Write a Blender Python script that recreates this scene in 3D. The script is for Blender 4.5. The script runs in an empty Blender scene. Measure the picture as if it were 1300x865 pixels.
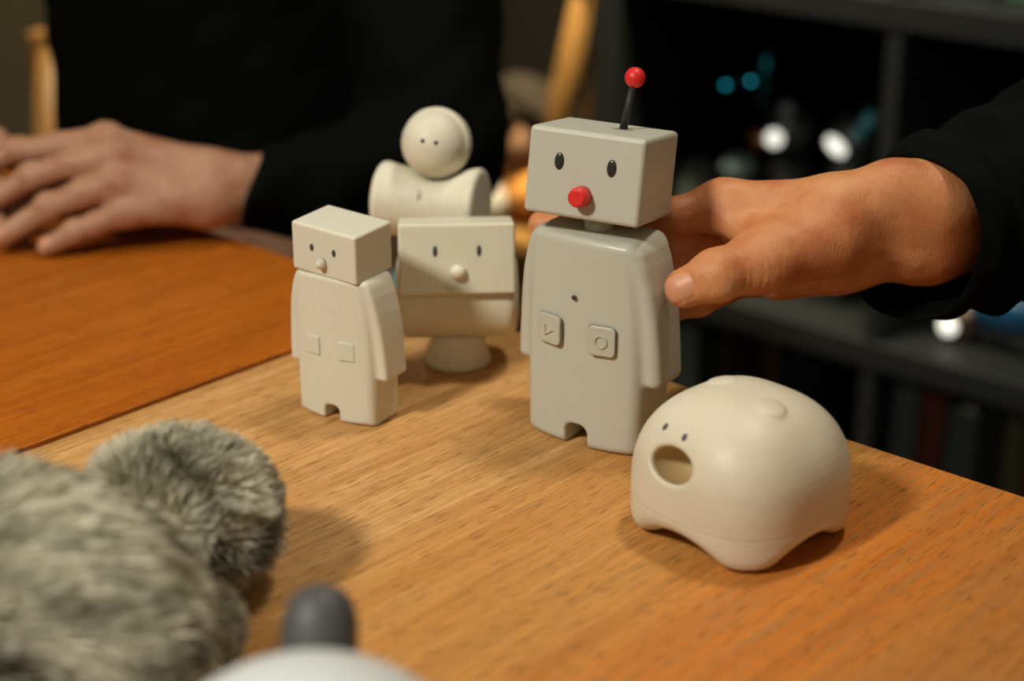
import bpy, bmesh, math, random
import numpy as np
from mathutils import Vector, Matrix, Euler

random.seed(7); RNG = np.random.default_rng(7)
S = bpy.context.scene
COL = S.collection

# ------------------------------------------------------------------ camera
FPX = 2222.0; PITCH = math.radians(21.6); CH = 0.392      # table top is z = 0, floor is z = -0.72
FLOOR = -0.72
cd = bpy.data.cameras.new('camera'); cam = bpy.data.objects.new('camera', cd); COL.objects.link(cam)
cam.location = (0, 0, CH); cam.rotation_euler = (math.pi/2 - PITCH, 0, 0)
cd.sensor_width = 36; cd.lens = FPX/1300*36; cd.clip_start = .02; cd.clip_end = 30
cd.dof.use_dof = True; cd.dof.focus_distance = .885; cd.dof.aperture_fstop = 3.7
S.camera = cam

# ------------------------------------------------------------------ world, lights, exposure
w = bpy.data.worlds.new('world'); S.world = w; w.use_nodes = True
bg = w.node_tree.nodes['Background']; bg.inputs[0].default_value = (1.0, .80, .50, 1); bg.inputs[1].default_value = .12
def area(name, loc, target, size, energy, col, spread=180):
    l = bpy.data.lights.new(name, 'AREA'); l.shape = 'DISK'; l.size = size; l.energy = energy; l.color = col
    l.spread = math.radians(spread)
    o = bpy.data.objects.new(name, l); COL.objects.link(o); o.location = loc
    o.rotation_euler = (Vector(target)-Vector(loc)).to_track_quat('-Z', 'Y').to_euler(); return o
area('ceiling_and_fill_light', (-.90, -.02, 1.20), (-.12, .78, .03), .22, 5.3, (1.0, .96, .86), 90)
area('ceiling_and_fill_light', (.42, 1.14, 1.80), (-.05, .88, .05), .24, 13, (1.0, .93, .80))
area('ceiling_and_fill_light', (.2, -1.0, 1.25), (0, .85, 0), 1.0, 1.5, (1.0, .96, .85))  # added broad front fill, not a fixture of the room
area('ceiling_and_fill_light', (.0, 1.55, 1.6), (-.03, 2.14, -.2), .2, 12, (1.0, .88, .62), 55)  # added unseen light that brightens the toy, far chair and wall
S.view_settings.view_transform = 'Standard'; S.view_settings.look = 'None'
S.view_settings.gamma = 1; S.view_settings.use_curve_mapping = False; S.view_settings.exposure = 0.0

# ------------------------------------------------------------------ helpers: rays
CP, SP = math.cos(PITCH), math.sin(PITCH)
def ray(px, py):
    a = (px-650)/FPX; b = (432.5-py)/FPX
    return np.array([a, CP+b*SP, -SP+b*CP])
def P(px, py, Y):
    r = ray(px, py); return np.array([0, 0, CH]) + r*(Y/r[1])
E_ = np.array([.743, -.669, 0]); N_ = np.array([.669, .743, 0]); O_ = np.array([-.054, 1.0575, 0])   # table edge, outward normal, corner of the joint
TYAW = math.atan2(-.669, .743)
def EN(e, n, z=0): return O_ + E_*e + N_*n + np.array([0, 0, z])
def PN(px, py, nd):                      # the point at distance nd beyond the table edge
    r = ray(px, py); C = np.array([0, 0, CH]); t = (nd - N_@(C-O_))/(N_@r); return C+t*r

# ------------------------------------------------------------------ helpers: materials
def mat(name, col, rough=.5, metal=0, spec=.5, coat=0, sss=0, sssr=(1, .4, .2), emit=None, estr=0):
    m = bpy.data.materials.new(name); m.use_nodes = True
    b = m.node_tree.nodes['Principled BSDF']
    b.inputs['Base Color'].default_value = (*col, 1); b.inputs['Roughness'].default_value = rough
    b.inputs['Metallic'].default_value = metal; b.inputs['Specular IOR Level'].default_value = spec
    b.inputs['Coat Weight'].default_value = coat
    if sss:
        b.inputs['Subsurface Weight'].default_value = sss; b.inputs['Subsurface Radius'].default_value = sssr
        b.inputs['Subsurface Scale'].default_value = .004
    if emit: b.inputs['Emission Color'].default_value = (*emit, 1); b.inputs['Emission Strength'].default_value = estr
    return m
class NT:
    def __init__(s, m): s.t = m.node_tree; s.b = s.t.nodes['Principled BSDF']
    def n(s, typ, **kw):
        nd = s.t.nodes.new('ShaderNode'+typ)
        for k, v in kw.items():
            if k in nd.inputs: nd.inputs[k].default_value = v
            else: setattr(nd, k, v)
        return nd
    def l(s, a, b): s.t.links.new(a, b)
    def coord(s, scale=(1, 1, 1), out='Object', rot=(0, 0, 0)):
        c = s.n('TexCoord'); m = s.n('Mapping'); m.inputs['Scale'].default_value = scale; m.inputs['Rotation'].default_value = rot
        s.l(c.outputs[out], m.inputs['Vector']); return m.outputs[0]
    def noise(s, vec, scale, detail=3, rough=.5, dist=0):
        n = s.n('TexNoise'); n.inputs['Scale'].default_value = scale; n.inputs['Detail'].default_value = detail
        n.inputs['Roughness'].default_value = rough; n.inputs['Distortion'].default_value = dist
        s.l(vec, n.inputs['Vector']); return n.outputs['Fac']
    def ramp(s, f, stops):
        r = s.n('ValToRGB'); e = r.color_ramp.elements
        while len(e) < len(stops): e.new(.5)
        for x, (p, c) in zip(e, stops): x.position = p; x.color = (*c, 1) if len(c) == 3 else c
        s.l(f, r.inputs[0]); return r.outputs[0]
    def mix(s, f, a, b, mode='MIX'):
        m = s.n('Mix'); m.data_type = 'RGBA'; m.blend_type = mode
        for k, v in ((0, f), (6, a), (7, b)):
            if hasattr(v, 'is_linked') or hasattr(v, 'links'): s.l(v, m.inputs[k])
            else: m.inputs[k].default_value = v if k == 0 else (*v, 1)
        return m.outputs[2]
    def bump(s, h, strength=.2, dist=.001, normal=None):
        b = s.n('Bump'); b.inputs['Strength'].default_value = strength; b.inputs['Distance'].default_value = dist
        s.l(h, b.inputs['Height'])
        if normal: s.l(normal, b.inputs['Normal'])
        return b.outputs[0]
def G(x): return (x, x, x)

def oak(name, pale, mid, dark, seed=0, board_sheen=None):
    m = mat(name, mid, .42, spec=.22); t = NT(m)
    c = t.n('TexCoord'); mp = t.n('Mapping'); mp.inputs['Location'].default_value = (seed, seed*.37, 0)
    t.l(c.outputs['Object'], mp.inputs['Vector']); base = mp.outputs[0]
    def sc(x, y, z=1):
        k = t.n('VectorMath', operation='MULTIPLY'); k.inputs[1].default_value = (x, y, z); t.l(base, k.inputs[0]); return k.outputs[0]
    broad = t.noise(sc(9, 1.3), 1, 4, .6, .6)
    fig = t.noise(sc(105, 4.0), 1, 5, .62, .5)
    fine = t.noise(sc(520, 11), 1, 4, .72)
    pore = t.noise(sc(1150, 68), 1, 2, .5)
    col = t.ramp(fig, [(.33, dark), (.48, mid), (.64, pale)])
    col = t.mix(.24, col, t.ramp(broad, [(.3, dark), (.5, mid), (.72, pale)]))
    if board_sheen:                                                     # board tints, with the pale sheen and dimmer right side painted in
        sx = t.n('SeparateXYZ'); t.l(c.outputs['Object'], sx.inputs[0]); mr = t.n('MapRange'); t.l(sx.outputs[0], mr.inputs[0])
        mr.inputs[1].default_value = -.525; mr.inputs[2].default_value = .525
        col = t.mix(1.0, col, t.ramp(mr.outputs[0], [(p_, c_) for p_, c_ in board_sheen]), 'MULTIPLY')
    col = t.mix(t.ramp(fine, [(.34, G(.75)), (.60, G(0))]), col, tuple(x*.62 for x in mid))
    pr = t.ramp(pore, [(.575, G(0)), (.69, G(.78))])
    col = t.mix(pr, col, tuple(x*.30 for x in dark))
    t.l(col, t.b.inputs['Base Color'])
    t.l(t.ramp(fine, [(.3, G(.52)), (.7, G(.36))]), t.b.inputs['Roughness'])
    inv = t.n('Math', operation='SUBTRACT'); inv.inputs[0].default_value = 1; t.l(pr, inv.inputs[1])
    nb = t.bump(inv.outputs[0], .25, .0004); t.l(t.bump(fine, .12, .0004, nb), t.b.inputs['Normal'])
    return m
M = {}
M['oak'] = oak('oak_near', (.68, .375, .135), (.58, .293, .092), (.44, .198, .055), 0, [(0, (1.08, 1.12, 1.2)), (.195, (1.08, 1.12, 1.2)), (.225, (.98, .86, .64)), (.305, (.98, .84, .58)), (.345, (1.0, .60, .24)), (.39, (1.0, .56, .18)), (.44, (.78, .52, .25)), (.60, (.70, .50, .28)), (1, (.70, .50, .28))])
M['oak2'] = oak('oak_far', (.55, .160, .013), (.47, .125, .008), (.36, .083, .005), 3.7)
M['oak_edge'] = mat('oak_edge', (.30, .14, .05), .5)
M['strip'] = mat('joint_strip', (.24, .15, .08), .55)
def plastic(name, col, rough, bumpy=.02, sss=0):
    m = mat(name, col, rough, spec=.45, sss=sss, sssr=(1, .7, .4)); t = NT(m)
    v = t.coord((1, 1, 1)); n1 = t.noise(v, 2600, 2)
    t.l(t.bump(n1, bumpy, .0005), t.b.inputs['Normal'])
    n2 = t.noise(v, 30, 3); t.l(t.mix(.10, col, t.ramp(n2, [(.3, tuple(c*.8 for c in col)), (.7, tuple(min(1, c*1.1) for c in col))])), t.b.inputs['Base Color'])
    return m
M['bocco'] = plastic('warm_grey_plastic', (.52, .515, .425), .34)
M['bocco_head'] = plastic('warm_grey_matte_plastic', (.51, .50, .415), .46, .05)
M['button'] = plastic('button_plastic', (.50, .485, .39), .36)
M['groove'] = mat('button_groove', (.05, .045, .035), .6)
M['red'] = plastic('red_rubber', (.70, .022, .018), .42)
M['black_rod'] = plastic('black_rubber', (.018, .018, .018), .55, .2)
M['eye'] = mat('eye_black', (.028, .028, .026), .22)
M['eye_matte'] = mat('eye_print', (.045, .04, .04), .5)
def palewood(name, a, b, rings=1.0, rough=.5, amt=.16):
    m = mat(name, a, rough, spec=.35, sss=.4, sssr=(1, .6, .25)); t = NT(m)
    v = t.coord((1, 1, 1))
    k = t.n('VectorMath', operation='MULTIPLY'); k.inputs[1].default_value = (1, 1, .16); t.l(v, k.inputs[0])
    wv = t.n('TexWave', wave_type='RINGS', rings_direction='Y'); wv.inputs['Scale'].default_value = 130*rings; wv.inputs['Distortion'].default_value = 3.2
    wv.inputs['Detail'].default_value = 2; wv.inputs['Detail Scale'].default_value = .8; t.l(k.outputs[0], wv.inputs['Vector'])
    f = t.noise(k.outputs[0], 500, 3)
    col = t.mix(amt, a, t.mix(wv.outputs['Fac'], a, b)); col = t.mix(t.ramp(f, [(.45, G(0)), (.75, G(.14))]), col, b)
    t.l(col, t.b.inputs['Base Color']); t.l(t.bump(f, .06, .0004), t.b.inputs['Normal'])
    return m
M['wood1'] = palewood('pale_limewood', (.67, .645, .53), (.57, .515, .37))
M['wood2'] = palewood('pale_limewood_warm', (.70, .67, .52), (.60, .53, .36), .6, .5, .07)
M['wood3'] = palewood('pale_maple', (.75, .71, .57), (.63, .56, .40), .7)
def blobmat():
    m = mat('cream_print', (.78, .69, .49), .45, spec=.4, sss=.3, sssr=(1, .65, .3)); t = NT(m)
    c = t.n('TexCoord'); s = t.n('SeparateXYZ'); t.l(c.outputs['Object'], s.inputs[0])
    nz = t.noise(c.outputs['Object'], 14, 3); a = t.n('Math', operation='MULTIPLY_ADD'); t.l(nz, a.inputs[0]); a.inputs[1].default_value = .004; t.l(s.outputs[2], a.inputs[2])
    si = t.n('Math', operation='MULTIPLY'); t.l(a.outputs[0], si.inputs[0]); si.inputs[1].default_value = 1500
    sn = t.n('Math', operation='SINE'); t.l(si.outputs[0], sn.inputs[0])
    # the joint line low on the body
    d = t.n('Math', operation='SUBTRACT'); t.l(s.outputs[2], d.inputs[0]); d.inputs[1].default_value = .0185
    ab = t.n('Math', operation='ABSOLUTE'); t.l(d.outputs[0], ab.inputs[0])
    gv = t.n('MapRange'); t.l(ab.outputs[0], gv.inputs[0]); gv.inputs[1].default_value = .0002; gv.inputs[2].default_value = .0007
    n1 = t.bump(sn.outputs[0], .05, .0003); t.l(t.bump(gv.outputs[0], .35, .0006, n1), t.b.inputs['Normal'])
    n2 = t.noise(t.coord((1, 1, 3.5)), 22, 3); t.l(t.ramp(n2, [(.3, (.63, .56, .42)), (.7, (.69, .63, .50))]), t.b.inputs['Base Color'])
    return m
M['blob'] = blobmat()
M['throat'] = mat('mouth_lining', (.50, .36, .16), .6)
def skinmat(name, a, b, c, hairy=False):
    m = mat(name, a, .46, spec=.4, sss=.18, sssr=(1, .35, .2)); t = NT(m); v = t.coord((1, 1, 1))
    n1 = t.noise(v, 38, 4, .6); n2 = t.noise(v, 170, 4, .65)
    col = t.ramp(n1, [(.30, c), (.5, a), (.72, b)]); col = t.mix(t.ramp(n2, [(.52, G(0)), (.75, G(.4))]), col, c)
    t.l(col, t.b.inputs['Base Color'])
    k = t.n('VectorMath', operation='MULTIPLY'); k.inputs[1].default_value = (1.8, .7, .7); t.l(v, k.inputs[0])
    n3 = t.noise(k.outputs[0], 420, 4, .7); n4 = t.noise(v, 110, 2)
    t.l(t.bump(n3, .45, .0010, t.bump(n4, .25, .0014)), t.b.inputs['Normal'])
    return m
M['skin'] = skinmat('skin_right', (.58, .232, .090), (.66, .30, .125), (.48, .140, .052))
M['skin2'] = skinmat('skin_left', (.45, .235, .135), (.51, .29, .18), (.37, .145, .08))
M['nail'] = mat('nail', (.60, .27, .15), .45)
def cloth(name, col, s=900):
    m = mat(name, col, .85, spec=.08); t = NT(m); v = t.coord((1, 1, 1)); n = t.noise(v, s, 3); n2 = t.noise(v, 25, 3)
    t.l(t.bump(n, .3, .0008, t.bump(n2, .3, .004)), t.b.inputs['Normal']); return m
M['black_cloth'] = cloth('black_cotton', (.0014, .0018, .0012))
M['black_cloth2'] = cloth('black_shirt_cotton', (.0018, .0025, .0022))
M['grey_cloth'] = cloth('grey_trouser_cotton', (.42, .60, .56))
M['white_plastic'] = plastic('white_shell', (.68, .71, .70), .35)
M['grey_rubber'] = plastic('grey_shell', (.075, .073, .072), .5)
M['fur_base'] = mat('fur_base', (.12, .12, .10), .9)
def furmat(name, k=1):
    m = mat(name, (.3, .3, .27), .8, spec=.1); t = NT(m); a = t.n('Attribute'); a.attribute_name = 'tone'
    t.l(t.ramp(a.outputs['Fac'], [(0, (.085*k, .078*k, .058*k)), (.5, (.27*k, .255*k, .185*k)), (1, (.52*k, .49*k, .38*k))]), t.b.inputs['Base Color']); return m
M['fur'] = furmat('grey_fur', 1.4)
M['shelf'] = mat('black_shelf', (.0075, .009, .0085), .55)
M['chairwood'] = oak('chair_oak', (.36, .19, .055), (.29, .145, .038), (.21, .095, .024), 9)
def wallmat():
    m = mat('wall_paint', (.50, .43, .29), .9); t = NT(m); n = t.noise(t.coord(), 60, 3); t.l(t.bump(n, .1, .002), t.b.inputs['Normal']); return m
M['wall'] = wallmat()
M['floor'] = oak('floor_oak', (.09, .06, .04), (.07, .045, .03), (.05, .03, .02), 5)

# ------------------------------------------------------------------ helpers: objects
def link(o, parent=None):
    COL.objects.link(o)
    if parent is not None: o.parent = parent
    return o
def empty(name, loc=(0, 0, 0), rz=0, rot=None):
    o = bpy.data.objects.new(name, None); o.empty_display_size = .02; o.location = Vector(loc)
    o.rotation_euler = rot or (0, 0, rz); return link(o)
def tag(o, label=None, cat=None, group=None, kind=None):
    for k, v in (('label', label), ('category', cat), ('group', group), ('kind', kind)):
        if v: o[k] = v
    return o
def meshobj(name, V, Fc, m, parent=None, smooth=True, loc=None, rot=None):
    me = bpy.data.meshes.new(name)
    if isinstance(Fc, np.ndarray):
        n, k = Fc.shape; me.vertices.add(len(V)); me.vertices.foreach_set('co', np.asarray(V, np.float32).ravel())
        me.loops.add(n*k); me.loops.foreach_set('vertex_index', Fc.astype(np.int32).ravel())
        me.polygons.add(n); me.polygons.foreach_set('loop_start', np.arange(0, n*k, k, dtype=np.int32)); me.update(calc_edges=True); me.validate()
    else: me.from_pydata([tuple(map(float, v)) for v in V], [], Fc); me.update()
    if smooth: me.polygons.foreach_set('use_smooth', [True]*len(me.polygons))
    for x in (m if isinstance(m, list) else [m]): me.materials.append(x)
    o = bpy.data.objects.new(name, me)
    if loc is not None: o.location = Vector(loc)
    if rot is not None: o.rotation_euler = rot
    return link(o, parent)
def bmobj(name, bm, m, parent=None, loc=None, rot=None, smooth=True, wn=False):
    bmesh.ops.recalc_face_normals(bm, faces=bm.faces); me = bpy.data.meshes.new(name); bm.to_mesh(me); bm.free()
    if smooth: me.polygons.foreach_set('use_smooth', [True]*len(me.polygons))
    me.materials.append(m); o = bpy.data.objects.new(name, me)
    if loc is not None: o.location = Vector(loc)
    if rot is not None: o.rotation_euler = rot
    link(o, parent)
    if wn: o.modifiers.new('wn', 'WEIGHTED_NORMAL').keep_sharp = False
    return o
def box_bm(w, d, h, r=.002, seg=3, bm=None, c=(0, 0, 0)):
    b = bmesh.new(); bmesh.ops.create_cube(b, size=1); bmesh.ops.scale(b, vec=(w, d, h), verts=b.verts)
    if r > 0: bmesh.ops.bevel(b, geom=list(b.edges), offset=r, segments=seg, affect='EDGES', profile=.5)
    bmesh.ops.translate(b, vec=c, verts=b.verts)
    if bm is not None:
        me = bpy.data.meshes.new('t'); b.to_mesh(me); bm.from_mesh(me); bpy.data.meshes.remove(me); b.free(); return bm
    return b
def box(name, w, d, h, m, parent=None, loc=(0, 0, 0), rot=None, r=.002, seg=2):
    return bmobj(name, box_bm(w, d, h, r, seg), m, parent, loc, rot, wn=True)
def lathe(name, prof, m, parent=None, loc=None, rot=None, n=40):       # profile of (radius, z)
    V = []; Fc = []
    for i, (r, z) in enumerate(prof):
        for j in range(n): a = 2*math.pi*j/n; V.append((r*math.cos(a), r*math.sin(a), z))
    for i in range(len(prof)-1):
        for j in range(n): Fc.append((i*n+j, i*n+(j+1) % n, (i+1)*n+(j+1) % n, (i+1)*n+j))
    Fc.append(tuple(range(n-1, -1, -1))); Fc.append(tuple((len(prof)-1)*n+j for j in range(n)))
    return meshobj(name, V, Fc, m, parent, True, loc, rot)
def ellipsoid(name, sx, sy, sz, m, parent=None, loc=None, rot=None, u=24, v=14):
    b = bmesh.new(); bmesh.ops.create_uvsphere(b, u_segments=u, v_segments=v, radius=1); bmesh.ops.scale(b, vec=(sx, sy, sz), verts=b.verts)
    return bmobj(name, b, m, parent, loc, rot)
def tube(name, pts, rad, m, parent=None, n=12, loc=None):
    pts = [Vector(p) for p in pts]; V = []; Fc = []; up = Vector((0, 0, 1))
    for i, p in enumerate(pts):
        d = (pts[min(i+1, len(pts)-1)]-pts[max(i-1, 0)]).normalized()
        a = d.cross(up if abs(d.z) < .95 else Vector((1, 0, 0))).normalized(); b = d.cross(a); r = rad[i] if isinstance(rad, (list, tuple)) else rad
        for j in range(n): t = 2*math.pi*j/n; V.append(p+(a*math.cos(t)+b*math.sin(t))*r)
    for i in range(len(pts)-1):
        for j in range(n): Fc.append((i*n+j, i*n+(j+1) % n, (i+1)*n+(j+1) % n, (i+1)*n+j))
    Fc.append(tuple(range(n-1, -1, -1))); Fc.append(tuple((len(pts)-1)*n+j for j in range(n)))
    return meshobj(name, V, Fc, m, parent, True, loc)

# ------------------------------------------------------------------ signed distance fields -> mesh (surface nets)
def smin(a, b, k):
    h = np.maximum(k-np.abs(a-b), 0)/k; return np.minimum(a, b)-h*h*k*.25
def smax(a, b, k): return -smin(-a, -b, k)
def rcone(p, a, b, ra, rb):
    a = np.asarray(a, np.float32); b = np.asarray(b, np.float32); ba = b-a; L = float(ba@ba)
    h = np.clip(((p-a)@ba)/L, 0, 1); d = p-a-h[:, None]*ba
    return np.sqrt((d*d).sum(1))-(ra+(rb-ra)*h)
def ball(p, c, r):
    d = p-np.asarray(c, np.float32); return np.sqrt((d*d).sum(1))-r
def elli(p, c, r, Rm=None):
    d = p-np.asarray(c, np.float32)
    if Rm is not None: d = d@np.asarray(Rm, np.float32)
    r = np.asarray(r, np.float32); k0 = np.sqrt(((d/r)**2).sum(1)); k1 = np.sqrt(((d/(r*r))**2).sum(1))+1e-9
    return k0*(k0-1)/k1
def nets(f, lo, hi, h, newton=2):
    lo = np.asarray(lo, np.float64); n = np.ceil((np.asarray(hi)-lo)/h).astype(int)+1
    cs = 4; nc = n//cs+2
    g = np.stack(np.meshgrid(*[lo[i]+np.arange(nc[i])*h*cs for i in range(3)], indexing='ij'), -1).reshape(-1, 3).astype(np.float32)
    vc = f(g).reshape(nc)
    idx = np.stack(np.meshgrid(*[np.arange(n[i]) for i in range(3)], indexing='ij'), -1).reshape(-1, 3)
    cv = vc[tuple(((idx+cs//2)//cs).T)]
    val = cv.astype(np.float32).copy(); near = np.abs(cv) < h*cs*1.9
    val[near] = f((lo+idx[near]*h).astype(np.float32)); v = val.reshape(n)
    s = v < 0
    c = [s[:-1, :-1, :-1], s[1:, :-1, :-1], s[:-1, 1:, :-1], s[1:, 1:, :-1], s[:-1, :-1, 1:], s[1:, :-1, 1:], s[:-1, 1:, 1:], s[1:, 1:, 1:]]
    cnt = sum(x.astype(np.int8) for x in c); act = (cnt > 0) & (cnt < 8); ci = np.argwhere(act)
    vid = -np.ones(act.shape, int); vid[act] = np.arange(len(ci))
    acc = np.zeros((len(ci), 3)); num = np.zeros(len(ci))
    offs = [(0, 0, 0), (1, 0, 0), (0, 1, 0), (1, 1, 0), (0, 0, 1), (1, 0, 1), (0, 1, 1), (1, 1, 1)]
    for a in range(8):
        for b in range(a+1, 8):
            oa, ob = np.array(offs[a]), np.array(offs[b])
            if np.abs(oa-ob).sum() != 1: continue
            va = v[tuple((ci+oa).T)]; vb = v[tuple((ci+ob).T)]; cr = (va < 0) != (vb < 0)
            t = va[cr]/(va[cr]-vb[cr]); acc[cr] += oa+(ob-oa)*t[:, None]; num[cr] += 1
    V = lo+(ci+acc/num[:, None])*h
    Q = []
    for ax in range(3):
        b1, b2 = [(1, 2), (2, 0), (0, 1)][ax]
        sl0 = [slice(None)]*3; sl1 = [slice(None)]*3; sl0[ax] = slice(0, -1); sl1[ax] = slice(1, None)
        cr = np.argwhere(s[tuple(sl0)] != s[tuple(sl1)])
        cr = cr[(cr[:, b1] > 0) & (cr[:, b2] > 0) & (cr[:, b1] < n[b1]-1) & (cr[:, b2] < n[b2]-1)]
        e1 = np.zeros(3, int); e1[b1] = 1; e2 = np.zeros(3, int); e2[b2] = 1
        q = np.stack([vid[tuple((cr-e1-e2).T)], vid[tuple((cr-e2).T)], vid[tuple(cr.T)], vid[tuple((cr-e1).T)]], 1)
        flip = ~s[tuple(cr.T)]; q[flip] = q[flip][:, ::-1]; Q.append(q)
    Q = np.concatenate(Q); Q = Q[(Q >= 0).all(1)]
    ep = np.float32(h*.2)
    for _ in range(newton):
        Vf = V.astype(np.float32); d = f(Vf); gr = np.stack([(f(Vf+np.eye(3, dtype=np.float32)[i]*ep)-f(Vf-np.eye(3, dtype=np.float32)[i]*ep))/(2*ep) for i in range(3)], 1)
        st = d[:, None]*gr/np.maximum((gr*gr).sum(1), .05)[:, None]; ln = np.sqrt((st*st).sum(1))[:, None]
        V = V-st*np.minimum(1, h*.7/np.maximum(ln, 1e-9))
    return V, Q

# ------------------------------------------------------------------ the setting
def quad(name, pts, m, label=None):
    o = meshobj(name, pts, [(0, 1, 2, 3)], m, smooth=False); tag(o, label, kind='structure'); return o
fl = box('floor', 6, 6, .05, M['floor'], loc=(0, 1.5, FLOOR-.025), r=0); tag(fl, 'dark wooden floor under the table', kind='structure')
wb = box('wall_back', 5.5, .08, 2.8, M['wall'], loc=EN(-.6, 1.55, FLOOR+1.4), rot=(0, 0, TYAW), r=0); tag(wb, 'dim grey-brown wall behind the shelf', kind='structure')

# table: two panels with a joint between them
tb = empty('dining_table', EN(0, 0, FLOOR), TYAW); tag(tb, 'orange-brown oak table with a joint between two panels', 'table')
def panel(name, x0, x1, y0, y1, m):
    return box(name, x1-x0, y1-y0, .028, m, tb, ((x0+x1)/2, (y0+y1)/2, -FLOOR-.014), r=.0012)
panel('table_panel', .0012, 1.05, -.85, 0, M['oak']); panel('table_panel', -1.1, -.0042, -.85, 0, M['oak2'])
box('joint_strip', .0036, .85, .024, M['strip'], tb, (-.0022, -.425, -FLOOR-.0150), r=.0006)
for y in (-.79, -.06): box('apron', 1.95, .022, .07, M['oak_edge'], tb, (-.02, y, -FLOOR-.065))
for x in (-1.0, .95): box('apron', .022, .70, .07, M['oak_edge'], tb, (x, -.425, -FLOOR-.065))
for x in (-1.03, .98):
    for y in (-.79, -.06): box('leg', .06, .06, -FLOOR-.029, M['oak_edge'], tb, (x, y, (-FLOOR-.029)/2), r=.004)

# ------------------------------------------------------------------ toy robots with a coat-like body
def coat_sdf(sx, sy, sz, rc, ra, kk):
    def f(p):
        x = np.abs(p[:, 0])/sx; y = p[:, 1]/sy; z = p[:, 2]/sz; s = (sx+sy+sz)/3
        hx = np.interp(z, [0, .045, .075, .105, .118], [.0345, .0352, .0345, .0318, .0300])
        q = np.stack([x-hx+rc, np.abs(y+.0015)-.0195+rc, np.abs(z-.0578)-.0578+rc], 1)
        core = np.sqrt((np.maximum(q, 0)**2).sum(1))+np.minimum(q.max(1), 0)-rc
        cyl = np.sqrt(x*x+(y-.069)**2)-.090
        core = smax(core, cyl, .006)
        hxa = np.interp(z, [.036, .055, .075, .090, .103, .110, .116], [.0442, .0432, .0415, .0393, .0360, .0336, .0305])
        yf = np.interp(z, [.045, .075, .104], [-.0105, -.0122, -.0150]); yb = .0168
        q = np.stack([x-hxa+ra, np.abs(y-(yf+yb)/2)-(yb-yf)/2+ra, np.abs(z-.0765)-.0388+ra], 1)
        arm = np.sqrt((np.maximum(q, 0)**2).sum(1))+np.minimum(q.max(1), 0)-ra
        d = smin(core, arm, kk)
        # notch between the feet
        nx = np.stack([x-.0068+.005, np.abs(z)-.0125+.005], 1)
        nt = np.sqrt((np.maximum(nx, 0)**2).sum(1))+np.minimum(nx.max(1), 0)-.005
        d = smax(d, -nt, .0018)
        return (d*s).astype(np.float32)
    return f
def head_face(head, w, d, h): return lambda x, z: (x, -d/2, z)

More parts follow.
